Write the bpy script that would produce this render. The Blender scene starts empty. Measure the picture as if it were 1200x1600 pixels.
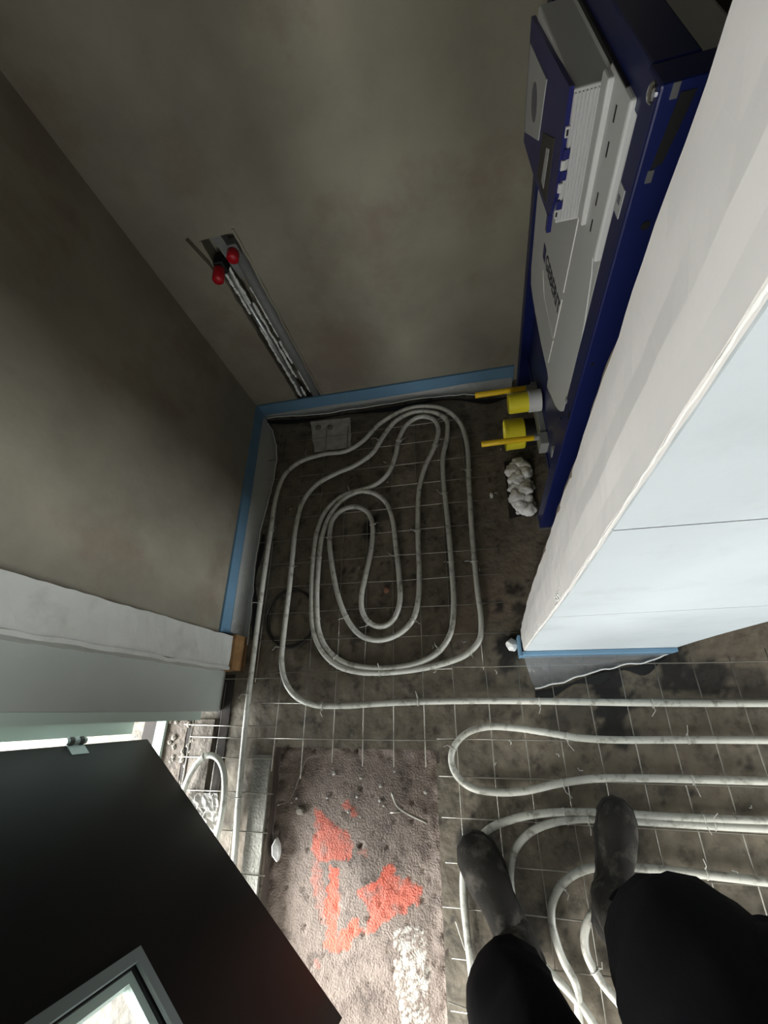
import bpy, bmesh, math, random
from math import sin, cos, pi
from mathutils import Vector, Matrix, noise
random.seed(7)
sc = bpy.context.scene
COL = sc.collection
# ------------------------------------------------------------------ camera
F_PX, IMG_W, IMG_H, CAM_H = 654.98, 1200, 1600, 1.5
RW = [[0.9752, 0.0018, -0.2211], [-0.0931, -0.9037, -0.4179], [-0.2006, 0.4282, -0.8812]]   # rows: right, down, forward in world
cam = bpy.data.cameras.new('camera'); cam_o = bpy.data.objects.new('camera', cam); COL.objects.link(cam_o)
cam.sensor_fit = 'VERTICAL'; cam.sensor_height = 24.0; cam.sensor_width = 18.0
cam.lens = F_PX / IMG_H * 24.0; cam.clip_start = 0.02; cam.clip_end = 60
fw = Vector(RW[2]).normalized(); rt = (Vector(RW[0]) - fw * Vector(RW[0]).dot(fw)).normalized(); up = rt.cross(fw)
cam_o.matrix_world = Matrix(((rt.x, up.x, -fw.x, 0), (rt.y, up.y, -fw.y, 0), (rt.z, up.z, -fw.z, CAM_H), (0, 0, 0, 1)))
sc.camera = cam_o
# ------------------------------------------------------------------ world, lights, exposure
w = bpy.data.worlds.new('sky'); sc.world = w; w.use_nodes = True
bg = w.node_tree.nodes['Background']; bg.inputs[0].default_value = (0.80, 0.90, 1.0, 1); bg.inputs[1].default_value = 1.0
def area(name, loc, rot, sx, sy, power, col):
    l = bpy.data.lights.new(name, 'AREA'); l.shape = 'RECTANGLE'; l.size = sx; l.size_y = sy; l.energy = power; l.color = col
    o = bpy.data.objects.new(name, l); COL.objects.link(o); o.location = loc; o.rotation_euler = rot; return o
# daylight entering by the glazed opening of the neighbouring room (left) and by the hall window behind the photographer
area('daylight_next_room', (-3.28, -1.1, 1.15), (0, -pi/2, 0), 2.1, 2.2, 560, (0.96, 0.99, 1.0))
area('daylight_hall', (-0.05, -6.04, 1.2), (pi/2, 0, 0), 2.6, 1.6, 60, (0.95, 0.99, 1.0))
area('daylight_hall_right', (4.68, -1.9, 1.2), (0, pi/2, 0), 1.6, 2.0, 110, (0.95, 0.99, 1.0))
area('added_fill_hall_left', (-1.12, -2.35, 1.2), (0, -pi/2, 0), 1.6, 2.0, 132, (1.0, 0.99, 0.96))  # unseen fill added to brighten the left-facing surfaces of the nook
vs = sc.view_settings
vs.view_transform = 'Standard'; vs.look = 'None'; vs.gamma = 1.0; vs.use_curve_mapping = False; vs.exposure = 0.85
sc.display_settings.display_device = 'sRGB'

# ------------------------------------------------------------------ helpers
def ray(u, v):
    a, b = (u - 600) / F_PX, (v - 800) / F_PX
    return Vector([RW[0][i] * a + RW[1][i] * b + RW[2][i] for i in range(3)])
def at(u, v, z=0.0):
    d = ray(u, v); t = (z - CAM_H) / d.z
    return Vector((d.x * t, d.y * t, z))
def lin(c):
    return tuple(((x / 255) / 12.92 if x / 255 <= 0.04045 else ((x / 255 + 0.055) / 1.055) ** 2.4) for x in c) + (1,)
def wloc(o):
    p = Vector((0, 0, 0))
    while o: p += o.location; o = o.parent
    return p
def obj(name, bm, mat, parent=None, origin=None, smooth=False, label=None):
    me = bpy.data.meshes.new(name)
    bmesh.ops.recalc_face_normals(bm, faces=bm.faces)
    if origin is None:
        xs = [v.co.x for v in bm.verts]; ys = [v.co.y for v in bm.verts]; zs = [v.co.z for v in bm.verts]
        origin = Vector(((min(xs) + max(xs)) / 2, (min(ys) + max(ys)) / 2, min(zs)))
    origin = Vector(origin)
    for v in bm.verts: v.co -= origin
    bm.to_mesh(me); bm.free()
    if smooth:
        for p in me.polygons: p.use_smooth = True
    o = bpy.data.objects.new(name, me); COL.objects.link(o)
    if mat:
        for m in (mat if isinstance(mat, (list, tuple)) else [mat]): me.materials.append(m)
    o.location = origin - (wloc(parent) if parent else Vector((0, 0, 0)))
    if parent: o.parent = parent
    if label: o['label'] = label
    return o
def tag(o, label, cat, group=None):
    o['label'] = label; o['category'] = cat
    if group: o['group'] = group
    return o
def thing(name, label, cat, loc=(0, 0, 0), group=None):
    o = bpy.data.objects.new(name, None); COL.objects.link(o); o.location = loc; o.empty_display_size = 0.05
    return tag(o, label, cat, group)
def struct(o): o['kind'] = 'structure'; return o
def box(bm, lo, hi, bevel=0.0):
    vs_ = [bm.verts.new((x, y, z)) for x in (lo[0], hi[0]) for y in (lo[1], hi[1]) for z in (lo[2], hi[2])]
    fs = []
    for f in ((0, 1, 3, 2), (4, 6, 7, 5), (0, 4, 5, 1), (2, 3, 7, 6), (0, 2, 6, 4), (1, 5, 7, 3)):
        fs.append(bm.faces.new([vs_[i] for i in f]))
    if bevel:
        bmesh.ops.recalc_face_normals(bm, faces=fs)
        bmesh.ops.bevel(bm, geom=list({e for f in fs for e in f.edges}), offset=bevel, segments=2, affect='EDGES', profile=0.5)
    return fs
def bxo(name, lo, hi, mat, parent=None, bevel=0.0, label=None):
    bm = bmesh.new(); box(bm, lo, hi, bevel); return obj(name, bm, mat, parent, label=label)
def grid_box(bm, lo, hi, n, jit, seed=0):
    """box of n=(nx,ny,nz) cells whose surface is moved a little: rough plaster edges"""
    nx, ny, nz = n; V = {}
    def g(i, j, k):
        if (i, j, k) not in V:
            p = Vector((lo[0] + (hi[0] - lo[0]) * i / nx, lo[1] + (hi[1] - lo[1]) * j / ny, lo[2] + (hi[2] - lo[2]) * k / nz))
            q = p * 23 + Vector((seed, seed * 2.3, 0))
            p += Vector((noise.noise(q), noise.noise(q + Vector((9, 3, 1))), noise.noise(q + Vector((2, 7, 5))))) * jit
            V[(i, j, k)] = bm.verts.new(p)
        return V[(i, j, k)]
    for i in range(nx):
        for j in range(ny):
            for k in (0, nz): bm.faces.new([g(i, j, k), g(i + 1, j, k), g(i + 1, j + 1, k), g(i, j + 1, k)])
    for i in range(nx):
        for k in range(nz):
            for j in (0, ny): bm.faces.new([g(i, j, k), g(i + 1, j, k), g(i + 1, j, k + 1), g(i, j, k + 1)])
    for j in range(ny):
        for k in range(nz):
            for i in (0, nx): bm.faces.new([g(i, j, k), g(i, j + 1, k), g(i, j + 1, k + 1), g(i, j, k + 1)])
def spline(pts, n=6):
    P = [Vector(p) for p in pts]; out = []
    for i in range(len(P) - 1):
        p0 = P[i - 1] if i else P[0] * 2 - P[1]; p1, p2 = P[i], P[i + 1]
        p3 = P[i + 2] if i + 2 < len(P) else P[-1] * 2 - P[-2]
        # centripetal-like tangents keep uneven spacing smooth
        d01 = max((p1 - p0).length, 1e-5) ** .5; d12 = max((p2 - p1).length, 1e-5) ** .5; d23 = max((p3 - p2).length, 1e-5) ** .5
        m1 = (p1 - p0) / d01 - (p2 - p0) / (d01 + d12) + (p2 - p1) / d12
        m2 = (p2 - p1) / d12 - (p3 - p1) / (d12 + d23) + (p3 - p2) / d23
        m1 *= d12; m2 *= d12
        for k in range(n):
            t = k / n
            out.append((2*t**3 - 3*t**2 + 1) * p1 + (t**3 - 2*t**2 + t) * m1 + (-2*t**3 + 3*t**2) * p2 + (t**3 - t**2) * m2)
    out.append(P[-1]); return out
def tube(bm, pts, rad, seg=8, cap=True, squash=1.0):
    P = [Vector(p) for p in pts]; rads = rad if isinstance(rad, (list, tuple)) else [rad] * len(P)
    T = [(P[min(i + 1, len(P) - 1)] - P[max(i - 1, 0)]).normalized() for i in range(len(P))]
    ref = Vector((0, 0, 1)) if abs(T[0].z) < 0.9 else Vector((0, 1, 0))
    N = (ref - T[0] * ref.dot(T[0])).normalized(); rings = []
    for i, p in enumerate(P):
        N = (N - T[i] * N.dot(T[i])).normalized(); B = T[i].cross(N)
        rings.append([bm.verts.new(p + (N * cos(2*pi*k/seg) * squash + B * sin(2*pi*k/seg)) * rads[i]) for k in range(seg)])
    for a, b in zip(rings, rings[1:]):
        for k in range(seg): bm.faces.new([a[k], a[(k+1) % seg], b[(k+1) % seg], b[k]])
    if cap: bm.faces.new(rings[0][::-1]); bm.faces.new(rings[-1])
def lathe(bm, base, axis, prof, seg=24):
    """prof: (distance along axis, radius); closed at zero radii or by caps"""
    A = Vector(axis).normalized(); ref = Vector((0, 0, 1)) if abs(A.z) < 0.9 else Vector((1, 0, 0))
    N = (ref - A * ref.dot(A)).normalized(); B = A.cross(N); rings = []
    for d, r in prof:
        c = Vector(base) + A * d
        rings.append([bm.verts.new(c + (N * cos(2*pi*k/seg) + B * sin(2*pi*k/seg)) * max(r, 1e-4)) for k in range(seg)])
    for a, b in zip(rings, rings[1:]):
        for k in range(seg): bm.faces.new([a[k], a[(k+1) % seg], b[(k+1) % seg], b[k]])
    bm.faces.new(rings[0][::-1]); bm.faces.new(rings[-1])
def prism(bm, pts, dvec):
    a = [bm.verts.new(p) for p in pts]; b = [bm.verts.new(Vector(p) + Vector(dvec)) for p in pts]; n = len(a)
    bm.faces.new(a[::-1]); bm.faces.new(b)
    for i in range(n): bm.faces.new([a[i], a[(i+1) % n], b[(i+1) % n], b[i]])
def loft(bm, rings, cap=True):
    R = [[bm.verts.new(p) for p in r] for r in rings]
    for a, b in zip(R, R[1:]):
        n = len(a)
        for k in range(n): bm.faces.new([a[k], a[(k+1) % n], b[(k+1) % n], b[k]])
    if cap: bm.faces.new(R[0][::-1]); bm.faces.new(R[-1])
def blob(bm, c, r, sub=2, amp=0.25, fr=3.0, seed=0, sc_=(1, 1, 1), flat=None):
    ret = bmesh.ops.create_icosphere(bm, subdivisions=sub, radius=1.0)
    for v in ret['verts']:
        k = 1 + amp * noise.noise(v.co * fr + Vector((seed, seed * 1.7, seed * .3)))
        v.co = Vector((v.co.x * sc_[0], v.co.y * sc_[1], v.co.z * sc_[2])) * r * k + Vector(c)
        if flat is not None: v.co.z = max(v.co.z, flat)

# ------------------------------------------------------------------ materials
def mat(name, col, rough=0.6, metal=0.0, var=0.0, scale=12.0, bump=0.0, bscale=60.0, spec=0.5, dirt=None, dirt_amt=0.0, dscale=8.0):
    m = bpy.data.materials.new(name); m.use_nodes = True; nt = m.node_tree; N, L = nt.nodes, nt.links
    b = N['Principled BSDF']; c = lin(col)
    b.inputs['Base Color'].default_value = c; b.inputs['Roughness'].default_value = rough; b.inputs['Metallic'].default_value = metal
    b.inputs['Specular IOR Level'].default_value = spec
    tc = N.new('ShaderNodeNewGeometry'); cur = None
    if var:
        n = N.new('ShaderNodeTexNoise'); n.inputs['Scale'].default_value = scale; n.inputs['Detail'].default_value = 6; n.inputs['Roughness'].default_value = 0.6
        L.new(tc.outputs['Position'], n.inputs['Vector'])
        r = N.new('ShaderNodeMapRange'); r.inputs[1].default_value = 0.3; r.inputs[2].default_value = 0.7
        r.inputs[3].default_value = 1 - var; r.inputs[4].default_value = 1 + var; L.new(n.outputs['Fac'], r.inputs[0])
        mx = N.new('ShaderNodeMix'); mx.data_type = 'RGBA'; mx.blend_type = 'MULTIPLY'; mx.inputs[0].default_value = 1
        mx.inputs[6].default_value = c; L.new(r.outputs[0], mx.inputs[7]); cur = mx.outputs[2]
    if dirt:
        n = N.new('ShaderNodeTexNoise'); n.inputs['Scale'].default_value = dscale; n.inputs['Detail'].default_value = 8; n.inputs['Roughness'].default_value = 0.65
        L.new(tc.outputs['Position'], n.inputs['Vector'])
        r = N.new('ShaderNodeMapRange'); r.inputs[1].default_value = 0.52; r.inputs[2].default_value = 0.66; r.inputs[4].default_value = dirt_amt
        L.new(n.outputs['Fac'], r.inputs[0])
        mx = N.new('ShaderNodeMix'); mx.data_type = 'RGBA'; L.new(r.outputs[0], mx.inputs[0])
        if cur: L.new(cur, mx.inputs[6])
        else: mx.inputs[6].default_value = c
        mx.inputs[7].default_value = lin(dirt); cur = mx.outputs[2]
    if cur: L.new(cur, b.inputs['Base Color'])
    if bump:
        n = N.new('ShaderNodeTexNoise'); n.inputs['Scale'].default_value = bscale; n.inputs['Detail'].default_value = 5
        L.new(tc.outputs['Position'], n.inputs['Vector'])
        bp = N.new('ShaderNodeBump'); bp.inputs['Strength'].default_value = min(1, bump); bp.inputs['Distance'].default_value = 0.004
        L.new(n.outputs['Fac'], bp.inputs['Height']); L.new(bp.outputs[0], b.inputs['Normal'])
    return m
def attr_mix(m, attr, col, ch='Fac', thr=None):
    """paint or stain stored in a vertex attribute of the mesh laid over the base colour"""
    nt = m.node_tree; N, L = nt.nodes, nt.links; b = N['Principled BSDF']
    a = N.new('ShaderNodeAttribute'); a.attribute_name = attr
    mx = N.new('ShaderNodeMix'); mx.data_type = 'RGBA'; L.new(a.outputs['Fac'], mx.inputs[0])
    lk = b.inputs['Base Color'].links
    if lk: L.new(lk[0].from_socket, mx.inputs[6])
    else: mx.inputs[6].default_value = b.inputs['Base Color'].default_value
    mx.inputs[7].default_value = lin(col); L.new(mx.outputs[2], b.inputs['Base Color'])
M = {}
M['plaster'] = mat('grey_plaster', (138, 133, 118), 0.9, var=0.20, scale=3.2, bump=0.35, bscale=25, dirt=(122, 106, 92), dirt_amt=0.7, dscale=2.0)
M['plaster_light'] = mat('pale_plaster', (186, 187, 182), 0.9, var=0.05, scale=6, bump=0.3, bscale=40, dirt=(160, 160, 155), dirt_amt=0.5, dscale=9)
M['plaster_mid'] = mat('mid_plaster', (160, 165, 160), 0.9, var=0.07, scale=3, bump=0.25, bscale=30)
M['white_plaster'] = mat('white_plaster', (222, 220, 216), 0.85, var=0.04, scale=7, bump=0.35, bscale=14)
M['gypsum'] = mat('white_gypsum_block', (190, 198, 202), 0.85, var=0.04, scale=5, bump=0.2, bscale=50, dirt=(176, 184, 187), dirt_amt=0.6, dscale=6)
M['white_filler'] = mat('white_filler', (236, 236, 232), 0.9, bump=0.6, bscale=90)
M['ceiling'] = mat('raw_ceiling', (105, 103, 98), 0.9, var=0.05)
M['hall'] = mat('raw_hall_plaster', (120, 118, 110), 0.9, var=0.1, scale=3)
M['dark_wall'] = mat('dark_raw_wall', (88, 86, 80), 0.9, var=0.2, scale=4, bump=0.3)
M['floor'] = mat('dusty_floor', (108, 100, 86), 0.7, var=0.34, scale=13, bump=1.0, bscale=34, dirt=(66, 61, 52), dirt_amt=0.9, dscale=19)
M['recess'] = mat('rough_screed', (118, 104, 93), 0.62, var=0.18, scale=22, bump=1.0, bscale=190, dirt=(72, 58, 49), dirt_amt=0.85, dscale=16)
M['concrete'] = mat('grey_concrete', (132, 130, 120), 0.75, var=0.15, scale=25, bump=0.9, bscale=130)
M['recess_side'] = mat('recess_side', (74, 64, 56), 0.9, var=0.2)
M['groove_shade'] = mat('painted_groove_shade', (46, 40, 36), 0.9, var=0.2)  # dark colour stands in for the shade inside gaps and openings
M['pipe'] = mat('white_grey_pipe', (188, 188, 178), 0.38, var=0.05, scale=30, dirt=(112, 108, 96), dirt_amt=0.75, dscale=38)
M['wire'] = mat('galvanised_wire', (165, 162, 152), 0.38, metal=0.75, var=0.15, scale=50)
M['tie'] = mat('clear_cable_tie', (176, 174, 166), 0.35)
M['blue_foam'] = mat('blue_edge_foam', (100, 136, 162), 0.7, var=0.06, scale=14)
M['blue_steel'] = mat('blue_coated_steel', (16, 27, 80), 0.4, var=0.06, scale=20)
M['blue_plastic'] = mat('blue_plastic', (30, 36, 104), 0.4)
M['white_plastic'] = mat('white_plastic', (206, 208, 206), 0.5)
M['black'] = mat('black_rubber', (16, 16, 16), 0.6)
M['text'] = mat('dark_print', (28, 32, 52), 0.6)
M['paper'] = mat('paper_sticker', (186, 188, 188), 0.6)
M['paper_grey'] = mat('grey_print', (112, 112, 122), 0.6)
M['yellow'] = mat('yellow_plastic', (240, 226, 52), 0.42)
M['yellow_deep'] = mat('deep_yellow_sleeve', (246, 204, 30), 0.42)
M['grey_plastic'] = mat('grey_plastic', (140, 142, 138), 0.5)
M['steel'] = mat('zinc_steel', (172, 174, 172), 0.35, metal=0.8)
M['chrome'] = mat('bolt_steel', (200, 200, 205), 0.2, metal=1.0)
M['red'] = mat('red_cap', (176, 10, 30), 0.4)
M['insul'] = mat('grey_pipe_insulation', (120, 121, 118), 0.55, var=0.1, scale=40)
M['foamw'] = mat('white_building_foam', (232, 232, 228), 0.8, var=0.08, scale=60, bump=0.4, bscale=80)
M['mortar'] = mat('pale_mortar', (184, 182, 174), 0.85, var=0.25, scale=30, bump=0.5)
M['wood'] = mat('raw_wood', (126, 94, 58), 0.7, var=0.25, scale=30)
M['door'] = mat('anthracite_door', (14, 13, 12), 0.55, spec=0.2, var=0.04, scale=4)
M['zarge'] = mat('primed_steel_frame', (176, 192, 184), 0.45)
M['bead'] = mat('grey_glazing_bead', (122, 130, 130), 0.4)
M['hose'] = mat('dark_wire_coil', (46, 44, 42), 0.45)
M['boot'] = mat('dusty_boot_leather', (46, 44, 41), 0.85, spec=0.15, var=0.25, scale=16, bump=0.4, bscale=60, dirt=(104, 100, 92), dirt_amt=0.6, dscale=13)
M['sole'] = mat('boot_sole', (34, 32, 30), 0.8)
M['trouser'] = mat('black_trousers', (9, 9, 10), 0.95, spec=0.08, bump=0.3, bscale=60)
M['jacket'] = mat('black_jacket', (9, 10, 11), 0.95, spec=0.08, bump=0.3, bscale=50)
M['skin'] = mat('skin', (196, 150, 124), 0.55)
M['hair'] = mat('dark_hair', (42, 32, 26), 0.6)
M['stone'] = mat('grey_stone', (120, 114, 104), 0.85, var=0.2, scale=40)
M['brown'] = mat('brown_chip', (150, 104, 84), 0.7)
M['frame_white'] = mat('white_window_frame', (220, 222, 222), 0.4)
def film(name, col, alpha, rough):
    m = bpy.data.materials.new(name); m.use_nodes = True; b = m.node_tree.nodes['Principled BSDF']
    b.inputs['Base Color'].default_value = lin(col); b.inputs['Roughness'].default_value = rough; b.inputs['Alpha'].default_value = alpha
    N, L = m.node_tree.nodes, m.node_tree.links
    n = N.new('ShaderNodeTexNoise'); n.inputs['Scale'].default_value = 38; n.inputs['Detail'].default_value = 4
    g = N.new('ShaderNodeNewGeometry'); L.new(g.outputs['Position'], n.inputs['Vector'])
    bp = N.new('ShaderNodeBump'); bp.inputs['Strength'].default_value = 0.8; bp.inputs['Distance'].default_value = 0.01
    L.new(n.outputs['Fac'], bp.inputs['Height']); L.new(bp.outputs[0], b.inputs['Normal']); return m
M['film'] = film('clear_skirt_film', (186, 186, 180), 0.66, 0.2)
M['film_clear'] = film('clear_torn_film', (120, 124, 126), 0.5, 0.18)
M['film_edge'] = mat('film_edge', (216, 216, 212), 0.35)
M['tent'] = film('crumpled_film', (190, 188, 182), 0.5, 0.2)
gl = bpy.data.materials.new('clear_glass'); gl.use_nodes = True; gb = gl.node_tree.nodes['Principled BSDF']
gb.inputs['Base Color'].default_value = (0.95, 0.98, 0.97, 1); gb.inputs['Roughness'].default_value = 0.02; gb.inputs['Alpha'].default_value = 0.12
M['glass'] = gl

# ------------------------------------------------------------------ setting: floor
PX0, PX1, PY0, PY1, PZ = -0.715, -0.175, -1.05, -0.112, -0.048       # recess in the floor build-up
YB, XL = 1.31, -0.945                                                 # back wall, left wall
def axis(lo, hi, step, extra, olo, ohi):
    a = [lo + (hi - lo) * i / round((hi - lo) / step) for i in range(round((hi - lo) / step) + 1)]
    a = [x for x in a if all(abs(x - e) > step * .4 for e in extra)] + list(extra)
    return sorted(a + [olo, (olo + lo) / 2, (ohi + hi) / 2, ohi])
xs = axis(-1.35, 1.25, 0.0125, [PX0, PX1], -3.4, 4.8); ys = axis(-1.35, YB, 0.0125, [PY0, PY1], -6.1, 1.5)
def sst(x, a, b):
    t = min(1, max(0, (x - a) / (b - a))); return t * t * (3 - 2 * t)
stain_shade_pts = [((580, 818), .035, 1), ((575, 835), .03, 1), ((600, 805), .03, .6), ((958, 1105), .055, 1), ((950, 1070), .05, 1), ((965, 1140), .045, 1), ((1060, 1050), .05, .95), ((1110, 1060), .05, .9), ((1040, 1015), .06, .9),
    ((795, 1010), .045, 1), ((790, 1040), .03, .9), ((800, 920), .03, .8), ((812, 950), .025, .7), ((735, 1310), .04, .9), ((760, 1330), .04, .8), ((900, 1110), .05, .5), ((1180, 1070), .06, .6), ((350, 1120), .03, .8), ((345, 1150), .03, .7),  # blots at the left boot paint its shadow among the real stains
    ((780, 945), .02, .9), ((540, 830), .02, .5), ((760, 1060), .03, .6), ((775, 1120), .03, .4), ((870, 1130), .04, .6), ((700, 980), .02, .3), ((450, 985), .03, .3), ((905, 1300), .05, .3), ((815, 1440), .06, .5)]
mud_pts = [((760, 930), .10, .6), ((730, 970), .07, .55), ((790, 870), .10, .45), ((750, 760), .06, .3), ((1150, 1010), .12, .45), ((560, 640), .05, .2), ((640, 1000), .05, .25), ((390, 1320), .08, .5), ((1080, 1180), .1, .25)]
stain_shade_pts = [(at(*p), r, s) for p, r, s in stain_shade_pts]; mud_pts = [(at(*p), r, s) for p, r, s in mud_pts]
bm = bmesh.new(); la = bm.verts.layers.float.new('stain_shade'); lm = bm.verts.layers.float.new('mud')
V = {}
def fv(i, j):
    if (i, j) not in V:
        x, y = xs[i], ys[j]; p = Vector((x, y, 0)); dn = abs(x) < 1.3 and abs(y) < 1.3
        z = 0.0
        if dn: z = 0.0015 * noise.noise(p * 14) + 0.001 * noise.noise(p * 45)
        v = bm.verts.new((x, y, z - 0.002)); V[(i, j)] = v
        s = m_ = 0.0
        if dn:
            wob = 0.9 * noise.noise(p * 22) + 0.6 * noise.noise(p * 60)
            for c, r, k in stain_shade_pts:
                d = (p - c).length
                if d < 3 * r: s = max(s, k * (1 - sst(d / r + wob * .8, 0.75, 1.25)))
            sp = noise.noise(p * 75 + Vector((4, 4, 4))) + 0.5 * noise.noise(p * 9)
            s = max(s, 0.8 * sst(sp, 0.50, 0.78), .55 * sst(noise.noise(p * 26 + Vector((1, 8, 0))) + .5 * noise.noise(p * 70), .42, .75))
            for c, r, k in mud_pts:
                d = (p - c).length
                if d < 3 * r: m_ = max(m_, k * (1 - sst(d / r + wob * .5, 0.5, 1.5)))
        v[la] = s; v[lm] = m_
    return V[(i, j)]
ni, nj = len(xs), len(ys)
for i in range(ni - 1):
    for j in range(nj - 1):
        cx, cy = (xs[i] + xs[i+1]) / 2, (ys[j] + ys[j+1]) / 2
        if PX0 < cx < PX1 and PY0 < cy < PY1: continue
        bm.faces.new([fv(i, j), fv(i+1, j), fv(i+1, j+1), fv(i, j+1)])
attr_mix(M['floor'], 'mud', (128, 114, 98)); attr_mix(M['floor'], 'stain_shade', (26, 24, 22))
floor = struct(obj('floor', bm, M['floor'], origin=(0, 0, 0), smooth=True))
for lo, hi in (((PX0 - .01, PY0, PZ - .01), (PX0, PY1, -.003)), ((PX1, PY0, PZ - .01), (PX1 + .01, PY1, -.003)), ((PX0 - .01, PY1, PZ - .01), (PX1 + .01, PY1 + .01, -.003)), ((PX0 - .01, PY0 - .01, PZ - .01), (PX1 + .01, PY0, -.003))):
    bm = bmesh.new(); grid_box(bm, lo, hi, (max(1, int((hi[0]-lo[0])/.02)), max(1, int((hi[1]-lo[1])/.02)), 2), 0.0014, lo[0] * 50); obj('recess_edge', bm, M['recess_side'], floor)
# orange spray marks and tape residue on the rough slab of the recess (outlines as they lie on the slab)
def poly(pts): return [at(u, v, PZ).to_2d() for u, v in pts]
def inside(p, P):
    c = False; n = len(P)
    for i in range(n):
        a, b = P[i], P[(i + 1) % n]
        if (a.y > p.y) != (b.y > p.y) and p.x < (b.x - a.x) * (p.y - a.y) / (b.y - a.y) + a.x: c = not c
    return c
paint = [(poly([(492, 1262), (503, 1268), (520, 1285), (540, 1300), (552, 1318), (545, 1345), (522, 1342), (500, 1350), (486, 1330), (492, 1300)]), .72),
         (poly([(516, 1355), (530, 1356), (530, 1395), (529, 1425), (526, 1460), (540, 1450), (556, 1432), (563, 1452), (547, 1478), (525, 1490), (509, 1482), (512, 1445), (505, 1425), (512, 1390)]), .95),
         (poly([(486, 1340), (500, 1345), (508, 1400), (508, 1450), (498, 1440), (488, 1385)]), .38),
         (poly([(608, 1350), (616, 1354), (614, 1368), (636, 1372), (645, 1380), (655, 1378), (661, 1396), (650, 1412), (632, 1425), (600, 1442), (568, 1464), (566, 1458), (578, 1440), (574, 1415), (558, 1400), (560, 1388), (580, 1382), (596, 1372)]), .85),
         (poly([(575, 1390), (595, 1368), (606, 1350), (615, 1356), (604, 1378), (584, 1395)]), 1.0),
         (poly([(534, 1252), (548, 1255), (560, 1268), (558, 1280), (545, 1268), (533, 1262)]), .6),
         (poly([(565, 1322), (578, 1330), (576, 1338), (560, 1332)]), .3),
         (poly([(492, 1500), (502, 1502), (500, 1515), (490, 1508)]), .3)]
tapeP = [poly([(616, 1450), (664, 1452), (668, 1500), (620, 1500)]), poly([(618, 1498), (670, 1498), (672, 1545), (645, 1568), (618, 1560)]), poly([(625, 1565), (642, 1570), (640, 1640), (622, 1640)]), poly([(646, 1570), (672, 1570), (672, 1600), (646, 1600)])]
bm = bmesh.new(); lp = bm.verts.layers.float.new('paint'); lt = bm.verts.layers.float.new('tape'); st = 0.0065
nx_, ny_ = int((PX1 - PX0) / st), int((PY1 - PY0) / st); G = {}
for i in range(nx_ + 1):
    for j in range(ny_ + 1):
        x, y = PX0 + (PX1 - PX0) * i / nx_, PY0 + (PY1 - PY0) * j / ny_; p = Vector((x, y, 0))
        h = 0.0012 * noise.noise(p * 40) + 0.0024 * noise.noise(p * 125) + 0.003 * noise.noise(p * 11)
        pit = noise.noise(p * 60 + Vector((3, 1, 0)))
        if pit > 0.48: h -= 0.006 * (pit - .4) * 4
        edge = min(x - PX0, PX1 - x, PY1 - y)
        h += 0.012 * max(0, 1 - edge / .04) * max(0, noise.noise(p * 30) + .4) 
        v = bm.verts.new((x, y, PZ + h)); G[(i, j)] = v
        q = Vector((x, y)) + Vector((noise.noise(p * 50), noise.noise(p * 50 + Vector((5, 5, 5))))) * .011
        a = 0.0
        for P, k in paint:
            if inside(q, P): a = max(a, k)
        if a: a *= 0.30 + 0.66 * sst(noise.noise(p * 34 + Vector((7, 2, 0))) + 0.7 * a + .45 * noise.noise(p * 130) - .25, -.35, .35)
        v[lp] = a
        t_ = 1.0 if any(inside(q, P) for P in tapeP) else 0.0
        v[lt] = t_ * sst(noise.noise(p * 150) * .8 + .5 * noise.noise(p * 50) + .35 * noise.noise(p * 260), -.18, .22)
for i in range(nx_):
    for j in range(ny_): bm.faces.new([G[(i, j)], G[(i+1, j)], G[(i+1, j+1)], G[(i, j+1)]])
attr_mix(M['recess'], 'tape', (188, 184, 172)); attr_mix(M['recess'], 'paint', (196, 84, 58))
obj('recess_slab', bm, M['recess'], floor, smooth=True, label='rough brown slab with red orange spray paint marks')
# concrete strip beside the recess and the raw and painted-shade strips by the doorway
def rough(name, lo, hi, m, parent, jit=.003, n=.02, seed=0, label=None):
    bm = bmesh.new(); grid_box(bm, lo, hi, tuple(max(1, min(40, int((hi[k] - lo[k]) / n))) for k in range(3)), jit, seed); return obj(name, bm, m, parent, label=label)
rough('concrete_strip', (-0.785, -0.95, -.02), (-0.727, -0.135, .008), M['concrete'], floor, .002, .015, 3, 'pale rough concrete strip')
rough('concrete_strip', (-1.035, -0.75, -.02), (-0.955, -0.03, .010), mat('brown_concrete', (96, 88, 78), .8, var=.25, scale=30, bump=.8, bscale=90), floor, .003, .015, 8)
rough('groove_shade_strip', (-0.945, -0.30, -.02), (-0.905, 0.12, .001), M['groove_shade'], floor, .002, .02, 4)  # shade of open grooves put in as flat dark strips
rough('groove_shade_strip', (-1.245, -.16, -.02), (-1.188, -.03, .004), M['groove_shade'], floor, .001, .02, 6)  # dark strip painted for the unlit opening below the door frame
rough('rubble_bed', (-1.146, -.45, -.02), (-1.064, -.03, .004), mat('dark_rubble_bed', (84, 74, 64), .8, var=.3, scale=60, bump=1.0, bscale=90), floor, .003, .02, 7)
rough('groove_shade_strip', (-1.062, -0.75, -.02), (-1.042, -0.03, .003), M['groove_shade'], floor, .002, .02, 5)

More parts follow.
